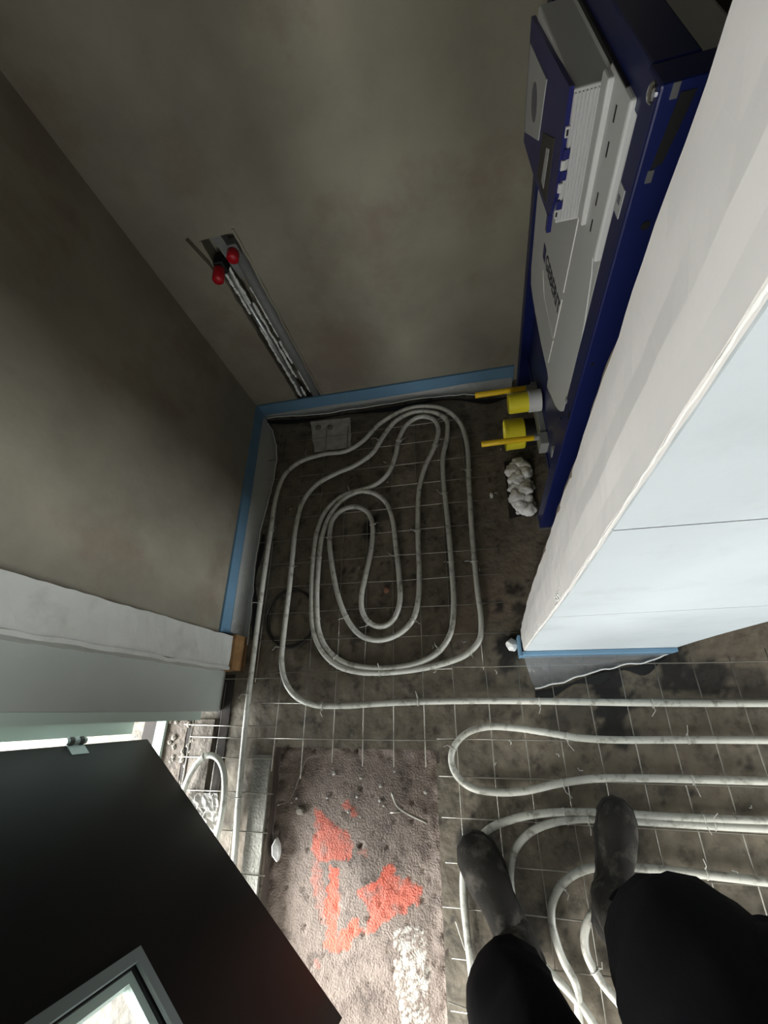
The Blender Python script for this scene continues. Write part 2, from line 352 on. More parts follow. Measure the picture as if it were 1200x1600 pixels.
# ------------------------------------------------------------------ setting: walls
bm = bmesh.new()
CX0, CX1, CZ = -0.735, -0.618, 0.835                                  # pipe chase cut into the back wall
for lo, hi in (((-1.2, YB, -.06), (CX0, YB + .2, 2.6)), ((CX1, YB, -.06), (0.62, YB + .2, 2.6)), ((CX0, YB, CZ), (CX1, YB + .2, 2.6)), ((CX0, YB + .055, -.06), (CX1, YB + .2, CZ))): box(bm, lo, hi)
wall_back = struct(obj('wall_back', bm, M['plaster'], origin=(0, YB, 0)))
rough('chase_edge', (CX1 - .002, YB - .004, .10), (CX1 + .006, YB + .01, CZ + .01), M['plaster'], wall_back, .005, .02, 2)
rough('chase_edge', (CX0 - .006, YB - .004, .10), (CX0 + .002, YB + .01, CZ), M['plaster'], wall_back, .005, .02, 6)
bm = bmesh.new(); box(bm, (XL - .25, 0.0, 0.0), (XL, YB, 2.6)); wall_left = struct(obj('wall_left', bm, M['plaster'], origin=(XL, .6, 0)))
bm = bmesh.new(); grid_box(bm, (XL - .02, .138, .088), (-.883, .243, 2.6), (2, 3, 110), .0035, 1); obj('plaster_pier', bm, M['plaster_light'], wall_left, label='pale plaster pier')
bm = bmesh.new(); box(bm, (XL - .02, -.004, .012), (XL + .003, .14, 2.6)); obj('plaster_skim', bm, M['plaster_mid'], wall_left)
bm = bmesh.new(); grid_box(bm, (XL, .128, .09), (-.8795, .1385, 2.6), (2, 1, 110), .0035, 5); obj('plaster_ridge', bm, M['plaster_light'], wall_left)
bm = bmesh.new(); box(bm, (XL - .25, -1.02, 2.1), (XL, 0, 2.6)); box(bm, (XL - .25, -6.1, 0), (XL, -3.4, 2.6)); box(bm, (XL - .25, -1.3, 0), (XL, -1.02, 2.6)); box(bm, (XL - .25, -3.4, 0), (XL, -1.3, .4)); box(bm, (XL - .25, -3.4, 2.0), (XL, -1.3, 2.6)); struct(obj('wall_left_hall', bm, M['hall'], origin=(XL, -2, 0)))  # window opening in the hall wall is unseen, added for the left fill
# partition of gypsum blocks with a plastered end
PTX0, PTX1, PTY0, PTY1 = 0.121, 0.545, 0.166, 0.2545
def lean(z): return -.017 * sst(z, .1, 1.0)                            # the face stands slightly out of plumb
wall_right = struct(bxo('wall_right', (PTX0 + .006, PTY0 + .004, .07), (PTX1 - .003, PTY1 - .004, 2.6), M['gypsum']))
for z0, z1 in ((.085, .680), (.6822, 1.108), (1.1102, 1.53), (1.5322, 1.975), (1.978, 2.6)):
    tilt = .035 if abs(z1 - .680) < .001 else 0.0; tilt0 = .035 if abs(z0 - .6822) < .001 else 0.0
    bm = bmesh.new(); n = 8
    rings = []
    for k in range(n + 1):
        za, zb = z0 + (z1 - z0) * k / n, z0 + tilt0 + (z1 + tilt - z0 - tilt0) * k / n
        rings.append([(PTX0 + .005, PTY0 + lean(za), za), (PTX1, PTY0 + lean(zb), zb), (PTX1, PTY1 - .003, zb), (PTX0 + .005, PTY1 - .003, za)])
    loft(bm, rings); obj('block', bm, M['gypsum'], wall_right)
bm = bmesh.new(); grid_box(bm, (PTX0, PTY0 + .002, .082), (PTX0 + .007, PTY1 + .001, 2.6), (1, 5, 120), .0018, 11)
for v in bm.verts:
    k = 1 - min(1, max(0, (v.co.y - PTY0) / (PTY1 - PTY0))); v.co.y += lean(v.co.z) * k - .022 * (1 - k) * (1 - sst(v.co.z, .08, .45))
    v.co.x -= .0025 * (0.5 + noise.noise(Vector((v.co.y * 60, v.co.z * 2.5, 3)))) * sin(min(1, max(0, 1 - k)) * pi)
obj('plaster_end', bm, M['white_plaster'], wall_right)
bm = bmesh.new(); pts = []; zz = .09
while zz < 1.5:
    zz += .004; pts.append((PTX0 + .0012 + .0009 * noise.noise(Vector((0, 3, zz * 60))), PTY0 + .0018 + lean(zz) + .0012 * noise.noise(Vector((5, 0, zz * 45))), zz))
tube(bm, pts, [.0008 + .0010 * abs(noise.noise(Vector((1, 1, p[2] * 90)))) for p in pts], 6)
for z_, n_ in ((.80, 70), (.53, 60), (.45, 24)):
    for _ in range(n_): blob(bm, (PTX0 - .0002, PTY0 + lean(z_) + random.uniform(.002, .020), z_ + random.gauss(0, .022)), random.uniform(.0008, .0022), 1, .5, 3, random.random() * 90, (.6, 1, 1.5))
o = obj('filler_ridge', bm, M['white_filler'], wall_right, smooth=True); o['kind'] = 'stuff'
bm = bmesh.new(); grid_box(bm, (PTX0 + .001, PTY1 - .002, .55), (PTX0 + .012, PTY1 + .0045, 1.265), (1, 1, 60), .0025, 21); obj('board_edge', bm, mat('grey_brown_edge', (112, 102, 88), .9, var=.2, scale=60), wall_right, label='grey brown rough board edge')
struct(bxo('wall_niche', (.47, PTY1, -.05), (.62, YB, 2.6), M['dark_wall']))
struct(bxo('wall_far_right', (.62, 1.31, -.05), (4.85, 1.5, 2.6), M['hall']))
struct(bxo('ceiling', (-3.5, -6.2, 2.6), (4.9, 1.55, 2.75), M['ceiling']))
def wall_with_hole(name, axis_, c0, c1, a0, a1, h0, h1, z0, z1, m):
    bm = bmesh.new()
    for (p, q, zz0, zz1) in ((a0, h0, 0, 2.6), (h1, a1, 0, 2.6), (h0, h1, 0, z0), (h0, h1, z1, 2.6)):
        if q - p < .001 or zz1 - zz0 < .001: continue
        box(bm, (p, c0, zz0) if axis_ == 'y' else (c0, p, zz0), (q, c1, zz1) if axis_ == 'y' else (c1, q, zz1))
    return struct(obj(name, bm, m))
wall_with_hole('wall_front', 'y', -6.2, -6.05, -3.5, 4.85, -1.35, 1.25, .4, 2.0, M['hall'])
wall_with_hole('wall_next_room', 'x', -3.5, -3.3, -6.1, 1.5, -2.2, 0.0, .1, 2.2, M['plaster_mid'])
wall_with_hole('wall_hall_right', 'x', 4.7, 4.85, -6.1, 1.5, -2.9, -.9, .4, 2.0, M['hall'])
struct(bxo('wall_next_room_back', (-3.4, .9, 0), (-1.195, 1.05, 2.6), M['plaster_mid']))
def window(n, axis_, c, a0, a1, z0, z1):
    bm = bmesh.new(); t = .05
    def bb(p, q, r, s): box(bm, (p, c - .02, r) if axis_ == 'y' else (c - .02, p, r), (q, c + .02, s) if axis_ == 'y' else (c + .02, q, s))
    bb(a0, a0 + t, z0, z1); bb(a1 - t, a1, z0, z1); bb(a0 + t, a1 - t, z0, z0 + t); bb(a0 + t, a1 - t, z1 - t, z1); bb((a0 + a1) / 2 - t / 2, (a0 + a1) / 2 + t / 2, z0 + t, z1 - t)
    struct(obj('window_%d' % n, bm, M['frame_white']))
window(1, 'y', -6.17, -1.35, 1.25, .4, 2.0); window(4, 'x', -1.165, -3.4, -1.3, .4, 2.0); window(3, 'x', 4.77, -2.9, -.9, .4, 2.0); window(2, 'x', -3.42, -2.2, 0.0, .1, 2.2)  # window_4 is an unseen frame added around the left fill lamp

# ------------------------------------------------------------------ door: steel frame, open leaf with a glazed light
door = bpy.data.objects.new('door_1', None); COL.objects.link(door); door.location = (-1.142, -.089, 0); struct(door)
door['label'] = 'dark door leaf standing open at the left doorway'
bm = bmesh.new(); box(bm, (-1.21, -.030, .085), (-.962, -.0045, 2.12)); box(bm, (-1.24, -.074, .10), (-1.208, -.030, 2.12)); obj('door_frame', bm, M['zarge'], door, label='pale green primed steel door frame')
bxo('spacer_bar', (-1.185, -.30, .004), (-1.148, -.032, .016), M['zarge'], door)
hx, hy = -1.142, -.089; du = Vector((.77338, -.63395, 0)); dn = Vector((-du.y, du.x, 0))     # dn points to the nook side
def dpt(s, t, z): return Vector((hx, hy, 0)) + du * s - dn * t + Vector((0, 0, z))          # s along the leaf, t into its thickness
def dbox(bm, s0, s1, t0, t1, z0, z1):
    c = [dpt(s, t, z) for s in (s0, s1) for t in (t0, t1) for z in (z0, z1)]; v = [bm.verts.new(p) for p in c]
    for f in ((0, 1, 3, 2), (4, 6, 7, 5), (0, 4, 5, 1), (2, 3, 7, 6), (0, 2, 6, 4), (1, 5, 7, 3)): bm.faces.new([v[i] for i in f])
S0, S1, Z0, Z1, DL = .545, .80, .515, 1.95, .932
bm = bmesh.new(); dbox(bm, 0, S0, 0, .04, .10, 2.09); dbox(bm, S1, DL, 0, .04, .10, 2.09); dbox(bm, S0, S1, 0, .04, .10, Z0); dbox(bm, S0, S1, 0, .04, Z1, 2.09)
obj('door_leaf', bm, M['door'], door, label='anthracite door leaf')
def frame(t0, t1, w0, w1, m, name='glazing_bead'):
    bm = bmesh.new(); a, b, c, d = S0 + w0, S1 - w0, Z0 + w0, Z1 - w0; k = w1 - w0
    dbox(bm, a, a + k, t0, t1, c, d); dbox(bm, b - k, b, t0, t1, c, d); dbox(bm, a + k, b - k, t0, t1, c, c + k); dbox(bm, a + k, b - k, t0, t1, d - k, d); return obj(name, bm, m, door)
frame(-.006, .002, -.008, .012, M['bead']); frame(.006, .034, .0, .014, M['black'], 'gasket'); frame(.012, .030, .014, .030, M['zarge'])
bm = bmesh.new(); dbox(bm, S0 + .012, S1 - .012, .018, .024, Z0 + .012, Z1 - .012); obj('glass_pane', bm, M['glass'], door)
for z in (.355, 1.1, 1.82):
    bm = bmesh.new(); p = dpt(-.008, -.006, 0); tube(bm, [(p.x, p.y, z - .005), (p.x, p.y, z + .06)], .009, 12)
    dbox(bm, -.001, .035, -.002, .001, z, z + .055); h = obj('hinge', bm, M['bead'], door)
    bm = bmesh.new()
    for zz in (z + .006, z + .038): tube(bm, [(p.x, p.y, zz), (p.x, p.y, zz + .012)], .0115, 12)
    obj('hinge_ring', bm, M['black'], h)

# ------------------------------------------------------------------ blue edge strips with film skirts
def skirt(name, top, bot, lift, parent, fm='film'):
    """film from the line `top` down to the floor line `bot`, the loose edge lifted a little"""
    bm = bmesh.new(); T = spline(top, 6); B = spline(bot, 6); n = min(len(T), len(B)); rows = []
    for i in range(n):
        a, b = T[i], B[i]; r = []
        for k in range(7):
            t = k / 6; p = a.lerp(b, t); p.z = a.z * (1 - t) ** 2.2 + .004 + lift * t ** 3
            q = p * 28; p += Vector((noise.noise(q), noise.noise(q + Vector((3, 3, 3))), abs(noise.noise(q + Vector((6, 1, 2)))) * 1.1)) * .006 * (t if k else 0); r.append(p)
        rows.append([bm.verts.new(p) for p in r])
    for a, b in zip(rows, rows[1:]):
        for k in range(6): bm.faces.new([a[k], a[k+1], b[k+1], b[k]])
    edge = [v.co.copy() for v in (r[-1] for r in rows)]
    f = obj(name, bm, M[fm], parent, smooth=True)
    bm = bmesh.new(); tube(bm, edge, .0022, 5); obj('film_edge', bm, M['film_edge'], f, label='pale folded film edge')
    return edge
def shade_strip(pts, w, parent, side):  # black strip painted as the shade under a lifted film edge
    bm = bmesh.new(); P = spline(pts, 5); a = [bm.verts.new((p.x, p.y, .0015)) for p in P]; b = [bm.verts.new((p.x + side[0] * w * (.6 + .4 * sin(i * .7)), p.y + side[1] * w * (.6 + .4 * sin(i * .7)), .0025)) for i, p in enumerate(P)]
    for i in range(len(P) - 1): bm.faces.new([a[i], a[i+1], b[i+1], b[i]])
    obj('painted_gap_shade', bm, M['black'], parent)
es = thing('edge_strip', 'blue foam edge strip with film skirt along the back wall base', 'edge strip', (-.35, YB - .005, 0))
bxo('foam_band', (XL + .0102, YB - .010, 0), (.236, YB, .092), M['blue_foam'], es, .001)
eb = skirt('film_skirt', [(XL + .014, YB - .012, .022), (-.65, YB - .012, .025), (-.35, YB - .012, .022), (-.1, YB - .012, .026), (.06, YB - .012, .03), (.23, YB - .012, .024)],
      [at(418, 655, .012), at(500, 648, .012), at(600, 633, .012), at(680, 621, .012), at(745, 617, .012), at(800, 615, .012)], .012, es)
shade_strip([at(416, 658), at(500, 652), at(600, 638), at(690, 624), at(760, 624), at(800, 620)], .028, es, (0, -1))
el = thing('edge_strip', 'blue foam edge strip with wavy film skirt along the left wall', 'edge strip', (XL + .005, .8, 0))
bxo('foam_band', (XL, .262, 0), (XL + .010, YB - .0, .092), M['blue_foam'], el, .001)
skirt('film_skirt', [(XL + .012, YB - .02, .03), (XL + .012, 1.15, .032), (XL + .012, 1.0, .03), (XL + .012, .85, .028), (XL + .012, .66, .03), (XL + .012, .52, .032), (XL + .012, .40, .03), (XL + .012, .27, .03)],
      [at(420, 662, .01), at(431, 690, .01), at(432, 728, .01), at(421, 780, .01), at(407, 835, .01), at(399, 885, .01), at(394, 945, .01), at(388, 1008, .01)], .008, el)
shade_strip([at(410, 835), at(400, 890), at(396, 940), at(394, 1000)], .022, el, (1, 0))
er = thing('edge_strip', 'blue foam edge strip with torn film flap below the white partition', 'edge strip', (.33, PTY0 - .006, 0))
bxo('foam_band', (PTX0 - .004, PTY0 - .012, 0), (PTX1 - .002, PTY0 - .001, .094), M['blue_foam'], er, .001)
bxo('foam_band', (PTX0 - .012, PTY0 - .012, 0), (PTX0 - .0045, PTY0 + .05, .080), M['blue_foam'], er, .001)
skirt('film_skirt', [(PTX0, PTY0 - .013, .062), (.22, PTY0 - .013, .062), (.30, PTY0 - .013, .062), (.38, PTY0 - .013, .062), (.46, PTY0 - .013, .062), (.543, PTY0 - .013, .062)],
      [at(835, 1076, .015), at(880, 1065, .015), at(925, 1051, .015), at(965, 1042, .015), at(1005, 1036, .015), at(1043, 1022, .015)], .015, er, 'film_clear')
shade_strip([at(836, 1080), at(880, 1071), at(925, 1056), at(965, 1045), at(1005, 1039), at(1040, 1026)], .03, er, (-.1, -1))

# ------------------------------------------------------------------ steel mesh mats
def wires(th, along, coords, lo, hi, z, skip=None):
    for c in coords:
        a, b = lo + random.uniform(-.03, .02), hi + random.uniform(-.02, .03)
        segs = [(a, b)]
        if skip: segs = skip(c, a, b)
        for s0, s1 in segs:
            if s1 - s0 < .04: continue
            n = max(2, int((s1 - s0) / .18)); pts = []
            for k in range(n + 1):
                s = s0 + (s1 - s0) * k / n; d = random.uniform(-.002, .002); zz = z + random.uniform(-.0012, .0015)
                pts.append((s, c + d, zz) if along == 'x' else (c + d, s, zz))
            bm = bmesh.new(); tube(bm, pts, .0017, 4); obj('wire', bm, M['wire'], th, smooth=True)
def skipx(c, a, b):     # wires along x are cut over the recess
    return [(a, min(b, PX0 + random.uniform(-.01, .015))), (max(a, PX1 + random.uniform(.0, .02)), b)] if PY0 - .05 < c < PY1 - .02 else [(a, b)]
def skipy(c, a, b):
    return [(max(a, PY1 - random.uniform(.03, .07)), b)] if PX0 < c < PX1 else [(a, b)]
t = thing('wire_mesh', 'steel wire mesh mat under the pipe spiral in the nook', 'wire mesh', (-.4, .7, 0), 'steel reinforcing mats on the floor')
wires(t, 'x', [.235, .336, .437, .535, .634, .735, .836, .937, 1.038, 1.13], -.86, .10, .0125)
wires(t, 'y', [-.815, -.715, -.613, -.508, -.407, -.306, -.205, -.106, -.004], .12, 1.16, .0090)
t = thing('wire_mesh', 'steel wire mesh mat in the foreground under the hall pipe loops', 'wire mesh', (.4, -.4, 0), 'steel reinforcing mats on the floor')
wires(t, 'x', [.131, .033, -.078, -.18, -.282, -.385, -.482, -.582, -.68, -.78], -.17, 1.22, .0135, skipx)
wires(t, 'y', [.1, .2, .3, .4, .5, .601, .702, .803, .904, 1.005, 1.106, 1.207], -.95, .15, .0100)
wires(t, 'y', [-.106, .000], -.95, .23, .0100)
t = thing('wire_mesh', 'steel wire mesh mat left of the painted recess', 'wire mesh', (-.8, -.2, 0), 'steel reinforcing mats on the floor')
wires(t, 'x', [.105, -.048, -.085, -.146, -.243, -.346, -.45], -1.06, -.70, .0135, lambda c, a, b: [(a, min(b, PX0 + .012))])
wires(t, 'y', [-.93, -1.04, -.832], -.62, .10, .0100)
wires(t, 'y', [-.715, -.613, -.508, -.407, -.306, -.205], -.17, .22, .0100)
wires(t, 'x', [-.085, .022, .124], -.76, -.10, .0135)

# ------------------------------------------------------------------ heating pipes
PR, PH = .0098, .0262
def pipe(label, pix, ties=(), group=None, h=PH, n=6, ext=None):
    P = [at(u, v, h + (dz[0] if dz else 0)) for u, v, *dz in pix]
    S = spline(P, n); th = thing('heating_pipe', label, 'pipe', (S[len(S)//2].x, S[len(S)//2].y, 0), group)
    bm = bmesh.new(); tube(bm, S, PR, 10); obj('pipe_run', bm, M['pipe'], th, smooth=True)
    step = 0.0; last = S[0]; acc = random.uniform(.05, .15)
    for i in range(1, len(S) - 1):
        acc += (S[i] - S[i-1]).length
        if acc > .34:
            acc = random.uniform(-.06, .06); T = (S[i+1] - S[i-1]).normalized(); B = Vector((0, 0, 1)); C = T.cross(B).normalized(); c = S[i]
            bm = bmesh.new(); ring = [c + (C * cos(a) + B * sin(a)) * (PR + .0012) for a in [k * 2 * pi / 10 for k in range(11)]]
            tube(bm, ring, .0014, 4); s_ = random.choice((-1, 1)); e = c + C * s_ * (PR + .002) + B * .002
            box(bm, e - Vector((.0025, .0025, .002)), e + Vector((.0025, .0025, .003)))
            tube(bm, [e, e + C * s_ * .008 + B * .012, e + C * s_ * random.uniform(.012, .025) + B * random.uniform(.008, .022) + T * random.uniform(-.015, .015)], .0011, 4)
            obj('cable_tie', bm, M['tie'], th)
    return th
pipe('long white heating pipe that winds into a double spiral in the nook', [
    (352, 1420), (365, 1350), (372, 1260), (379, 1180), (387, 1100), (398, 1010), (411, 910), (423, 830), (432, 775), (445, 742), (468, 722), (505, 710), (540, 705), (566, 690), (590, 665), (612, 650), (640, 638), (668, 635), (695, 640), (717, 658), (729, 690), (733, 760), (738, 840), (745, 915), (752, 975), (749, 1000), (729, 1022), (692, 1037), (650, 1046), (600, 1051), (560, 1050), (527, 1040), (503, 1017), (490, 985), (487, 930), (490, 870), (497, 825), (510, 797), (535, 775), (562, 766),
    (587, 757), (606, 740), (618, 712), (624, 685), (637, 662), (657, 651), (677, 655), (685, 670), (679, 697), (664, 730), (655, 765), (653, 830), (655, 900), (653, 940), (645, 968), (625, 989), (595, 1000), (567, 995), (547, 975), (530, 937), (519, 885), (515, 840), (520, 812), (536, 796), (558, 792), (574, 800), (582, 820), (580, 860), (571, 900), (565, 930), (566, 955), (577, 973), (595, 979), (612, 971), (624, 945), (624, 905), (618, 850), (613, 810), (603, 785), (585, 771), (562, 768, -.001), (537, 780), (517, 803), (504, 835), (498, 880), (495, 940), (498, 985), (510, 1013), (533, 1033), (565, 1042), (605, 1044), (650, 1037), (683, 1020), (703, 992), (709, 950), (706, 890), (700, 820), (693, 750), (692, 715), (699, 680), (697, 655), (683, 646), (663, 643), (640, 646), (618, 658), (600, 680), (582, 708), (555, 727), (525, 740), (495, 757), (474, 783), (463, 820), (457, 870), (452, 920), (444, 985), (440, 1035), (446, 1065), (462, 1088), (490, 1101), (535, 1103), (600, 1099), (680, 1096), (760, 1095), (860, 1096), (980, 1098), (1100, 1099), (1260, 1099)])
pipe('white heating pipe forming a long hairpin in front of the partition', [(1260, 1157), (1150, 1156), (1040, 1156), (960, 1156), (905, 1153), (850, 1144), (800, 1137), (760, 1136), (730, 1145), (710, 1166), (705, 1188), (713, 1211), (735, 1230), (775, 1238), (820, 1236), (870, 1225), (925, 1217), (1000, 1216), (1100, 1218), (1260, 1222)])
pipe('white heating pipe that bends under the left boot', [(1260, 1284), (1150, 1281), (1050, 1277), (960, 1271), (890, 1269), (840, 1272), (798, 1281), (762, 1297), (738, 1325), (725, 1360), (724, 1400), (730, 1460), (737, 1520), (743, 1580), (748, 1650)])
pipe('white heating pipe curving close behind the left leg', [(1260, 1297), (1150, 1292), (1050, 1286), (960, 1281), (900, 1280), (858, 1287), (825, 1303), (805, 1328), (798, 1360), (802, 1410), (820, 1465), (850, 1510), (885, 1545), (920, 1588), (945, 1640)])
pipe('white heating pipe arching between the two legs', [(1260, 1385), (1150, 1372), (1060, 1362), (990, 1355), (940, 1354), (903, 1363), (877, 1383), (863, 1412), (862, 1440), (868, 1466), (880, 1500), (900, 1540), (905, 1600)], h=.0262)
pipe('white heating pipe partly hidden behind the right leg', [(1260, 1482), (1180, 1459), (1110, 1438), (1050, 1424), (1000, 1415), (955, 1413), (926, 1428), (914, 1455), (915, 1485), (926, 1512), (944, 1540), (975, 1580), (990, 1640)])
pipe('short white heating pipe loop beside the dark door leaf', [(265, 1330), (277, 1270), (288, 1232), (303, 1200), (322, 1181), (339, 1184), (349, 1203), (351, 1235), (347, 1270), (338, 1310), (322, 1370)], h=.034)

# ------------------------------------------------------------------ toilet installation frame
tf = thing('toilet_frame', 'blue steel toilet installation frame with a white cistern', 'toilet frame', (.30, .93, 0))
XF, YN0, YN1, YF0, YF1, ZT = .240, .600, .650, 1.212, 1.255, 1.232
for y0, y1 in ((YN0, YN1), (YF0, YF1)):
    bm = bmesh.new(); box(bm, (XF, y0, .012), (XF + .085, y1, ZT), .003); p = obj('post', bm, M['blue_steel'], tf)
    bxo('foot', (XF - .002, y0 - .004, 0), (XF + .075, y1 + .004, .012), M['steel'], p)
    bm = bmesh.new(); lathe(bm, (XF + .002, (y0 + y1) / 2 - (.008 if y0 < 1 else 0), ZT - .012), (-1, 0, 0), [(0, .010), (.004, .010), (.006, .008), (.007, .003)], 16); obj('bolt', bm, M['chrome'], p, label='bright round bolt head')
bm = bmesh.new(); box(bm, (XF + .003, YN1, ZT - .05), (XF + .055, YF0, ZT), .003); obj('top_rail', bm, M['blue_steel'], tf)
bm = bmesh.new(); prism(bm, [(XF + .014, YN0 - .0012, 1.150), (XF + .026, YN0 - .0012, 1.155), (XF + .038, YN0 - .0012, 1.222), (XF + .022, YN0 - .0012, 1.222)], (0, .0014, 0)); sl = obj('slot', bm, M['black'], tf)
for z in (1.142, 1.224): bxo('slot_clip', (XF + .012, YN0 - .002, z - .006), (XF + .019, YN0, z + .008), M['steel'], tf)
for z in (1.08, .82, .654):
    bm = bmesh.new()
    if z > 1: lathe(bm, (XF + .03, YN0 + .001, z), (0, -1, 0), [(0, .006), (.002, .006)], 12)
    elif z > .7: box(bm, (XF + .012, YN0 - .001, z), (XF + .018, YN0 + .002, z + .006))
    else: box(bm, (XF - .0008, .572 + .03, z - .008), (XF + .002, .584 + .03, z + .014))
    obj('hole', bm, M['black'], tf)
# small square label on the post
bm = bmesh.new(); box(bm, (XF - .001, .622, 1.082), (XF + .001, .646, 1.118)); lb = obj('post_label', bm, M['paper'], tf, label='small pale square label')
bm = bmesh.new(); box(bm, (XF - .0015, .630, 1.096), (XF - .0009, .640, 1.106)); obj('label_print', bm, M['paper_grey'], lb)
# cistern: flanged tank, ribbed service box, front cover
bm = bmesh.new(); box(bm, (.248, .664, .60), (.40, 1.205, 1.185), .008); cis = obj('cistern', bm, M['white_plastic'], tf, label='white plastic cistern')
bm = bmesh.new(); box(bm, (.236, .668, .985), (.250, .775, 1.195), .004); box(bm, (.228, .745, 1.0), (.246, .775, 1.19), .003); obj('cistern_flange', bm, M['white_plastic'], cis)
for z in (1.165, 1.125, 1.06, 1.02): bxo('flange_slot', (.2352, .712, z - .010), (.2362, .716, z + .008), M['black'], cis)
bm = bmesh.new(); box(bm, (.238, .70, 1.190), (.2475, 1.05, 1.196)); obj('groove', bm, M['black'], cis)
bm = bmesh.new(); box(bm, (.196, .790, .985), (.250, 1.098, 1.170), .003); sb = obj('service_box', bm, M['white_plastic'], cis)
for k in range(8):
    x = .199 + k * .0052; bm = bmesh.new(); box(bm, (x, .7862, .99), (x + .0026, .7905, 1.166), .0006); obj('rib', bm, M['white_plastic'], sb)
# blue protection plate with tabs, picture stickers
bm = bmesh.new(); prism(bm, [(.190, .786, 1.176), (.190, 1.128, 1.150), (.190, 1.128, .962), (.190, 1.0, .965), (.190, .818, .980), (.190, .79, 1.03)], (.007, 0, 0)); pp = obj('protection_plate', bm, M['blue_plastic'], tf, label='blue protection plate')
for z in (1.095, 1.065, 1.020): bxo('plate_tab', (.194, .7835, z - .008), (.203, .790, z + .006), M['blue_plastic'], pp, .001)
for z in (1.122, 1.078, 1.045, 1.004): bxo('snap_eye', (.192, .7835, z - .006), (.199, .7885, z + .008), M['white_plastic'], sb, .001)
for z in (1.122, 1.004): bxo('eye_hole', (.1935, .7830, z - .003), (.1965, .7840, z + .005), M['black'], sb)
bxo('plate_tip', (.189, .815, .955), (.197, .828, .985), M['blue_plastic'], pp)
bm = bmesh.new(); prism(bm, [(.1885, .94, 1.130), (.1885, 1.115, 1.120), (.1885, 1.115, .985), (.1885, .965, 1.035)], (.0015, 0, 0)); s1 = obj('sticker', bm, M['paper'], pp, label='pale sticker with grey oval print')
bm = bmesh.new(); lathe(bm, (.1885, 1.03, 1.066), (-1, 0, 0), [(0, .028), (.0006, .028)], 24); obj('sticker_print', bm, M['paper_grey'], s1)
bm = bmesh.new(); prism(bm, [(.1885, .835, 1.095), (.1885, .93, 1.062), (.1885, .945, .985), (.1885, .845, .99)], (.0015, 0, 0)); s2 = obj('sticker', bm, mat('dark_photo_print', (66, 62, 58), .6), pp, label='dark photo sticker')
bm = bmesh.new(); prism(bm, [(.1878, .862, 1.068), (.1878, .885, 1.060), (.1878, .90, 1.0), (.1878, .875, 1.0)], (.001, 0, 0)); obj('sticker_print', bm, M['paper'], s2)
# front cover
cy = [(.664, .60), (.700, .553), (.735, .535), (.784, .516), (.815, .500), (.838, .488), (.842, .505), (.832, .530), (.86, .531), (.958, .528), (1.06, .536), (1.126, .545), (1.185, .556), (1.205, .60), (1.208, .78), (1.205, .93), (1.18, .985), (.76, .992), (.735, .988), (.708, .972), (.690, .945), (.682, .90), (.672, .86), (.664, .80)]
bm = bmesh.new(); prism(bm, [(.2465, y, z) for y, z in cy], (.03, 0, 0))
bmesh.ops.bevel(bm, geom=[e for e in bm.edges if all(abs(v.co.x - .2465) < 1e-5 for v in e.verts)], offset=.004, segments=2, affect='EDGES')
cov = obj('cistern_cover', bm, M['white_plastic'], tf, label='white smooth cistern cover with lettering')
bm = bmesh.new(); tube(bm, [(.2462, .822, .975), (.2462, .835, .80)], .0016, 6); tube(bm, [(.2462, .8365, .78), (.2462, .848, .66)], .0016, 6); tube(bm, [(.2462, .849, .65), (.2462, .862, .56)], .0014, 6); tube(bm, [(.2463, 1.0, .66), (.2462, .855, .650)], .001, 6); tube(bm, [(.2463, 1.05, .70), (.2463, 1.0, .66)], .001, 6); obj('cover_ridge', bm, M['white_filler'], cov)
def lettering(txt, size, origin, parent, m):
    cu = bpy.data.curves.new('t', 'FONT'); cu.body = txt; cu.size = size; cu.extrude = .0004; cu.offset = .0006
    o = bpy.data.objects.new('t', cu); COL.objects.link(o); bpy.context.view_layer.update()
    me = bpy.data.meshes.new_from_object(o.evaluated_get(bpy.context.evaluated_depsgraph_get())); bpy.data.objects.remove(o)
    bm = bmesh.new(); bm.from_mesh(me)
    for v in bm.verts: v.co = Vector((origin[0] - v.co.z, origin[1] - v.co.x, origin[2] + v.co.y))     # read from -x: text runs towards -y
    return obj('lettering', bm, m, parent)
lettering('GEBERIT', .050, (.2460, 1.032, .728), cov, M['text'])
bm = bmesh.new(); prism(bm, [(.2460, 1.068, .726), (.2460, 1.040, .726), (.2460, 1.040, .762), (.2460, 1.068, .762)], (-.0006, 0, 0)); obj('logo_square', bm, M['blue_plastic'], cov)
# lower blue plate, bracket, outlets, sleeves
bm = bmesh.new(); prism(bm, [(.272, YN1 - .002, .56), (.272, YF0 + .002, .56), (.272, YF0 + .002, .20), (.272, 1.06, .20), (.272, YN1 - .002, .20)], (.004, 0, 0)); cp = obj('cross_plate', bm, M['blue_steel'], tf)
bm = bmesh.new(); box(bm, (.268, YN1, .20), (.274, YF0, .215)); box(bm, (.262, .70, .44), (.273, .72, .50)); obj('plate_fold', bm, M['blue_steel'], cp)
bm = bmesh.new(); box(bm, (.252, .835, .215), (.274, 1.06, .262), .003); box(bm, (.246, .79, .210), (.276, .838, .268), .003); obj('bracket', bm, M['grey_plastic'], tf, label='grey fixing bracket')
bxo('clip', (.262, .715, .30), (.272, .735, .34), M['grey_plastic'], tf, .002); bxo('clip', (.2385, .640, .660), (.2405, .652, .672), M['grey_plastic'], tf)
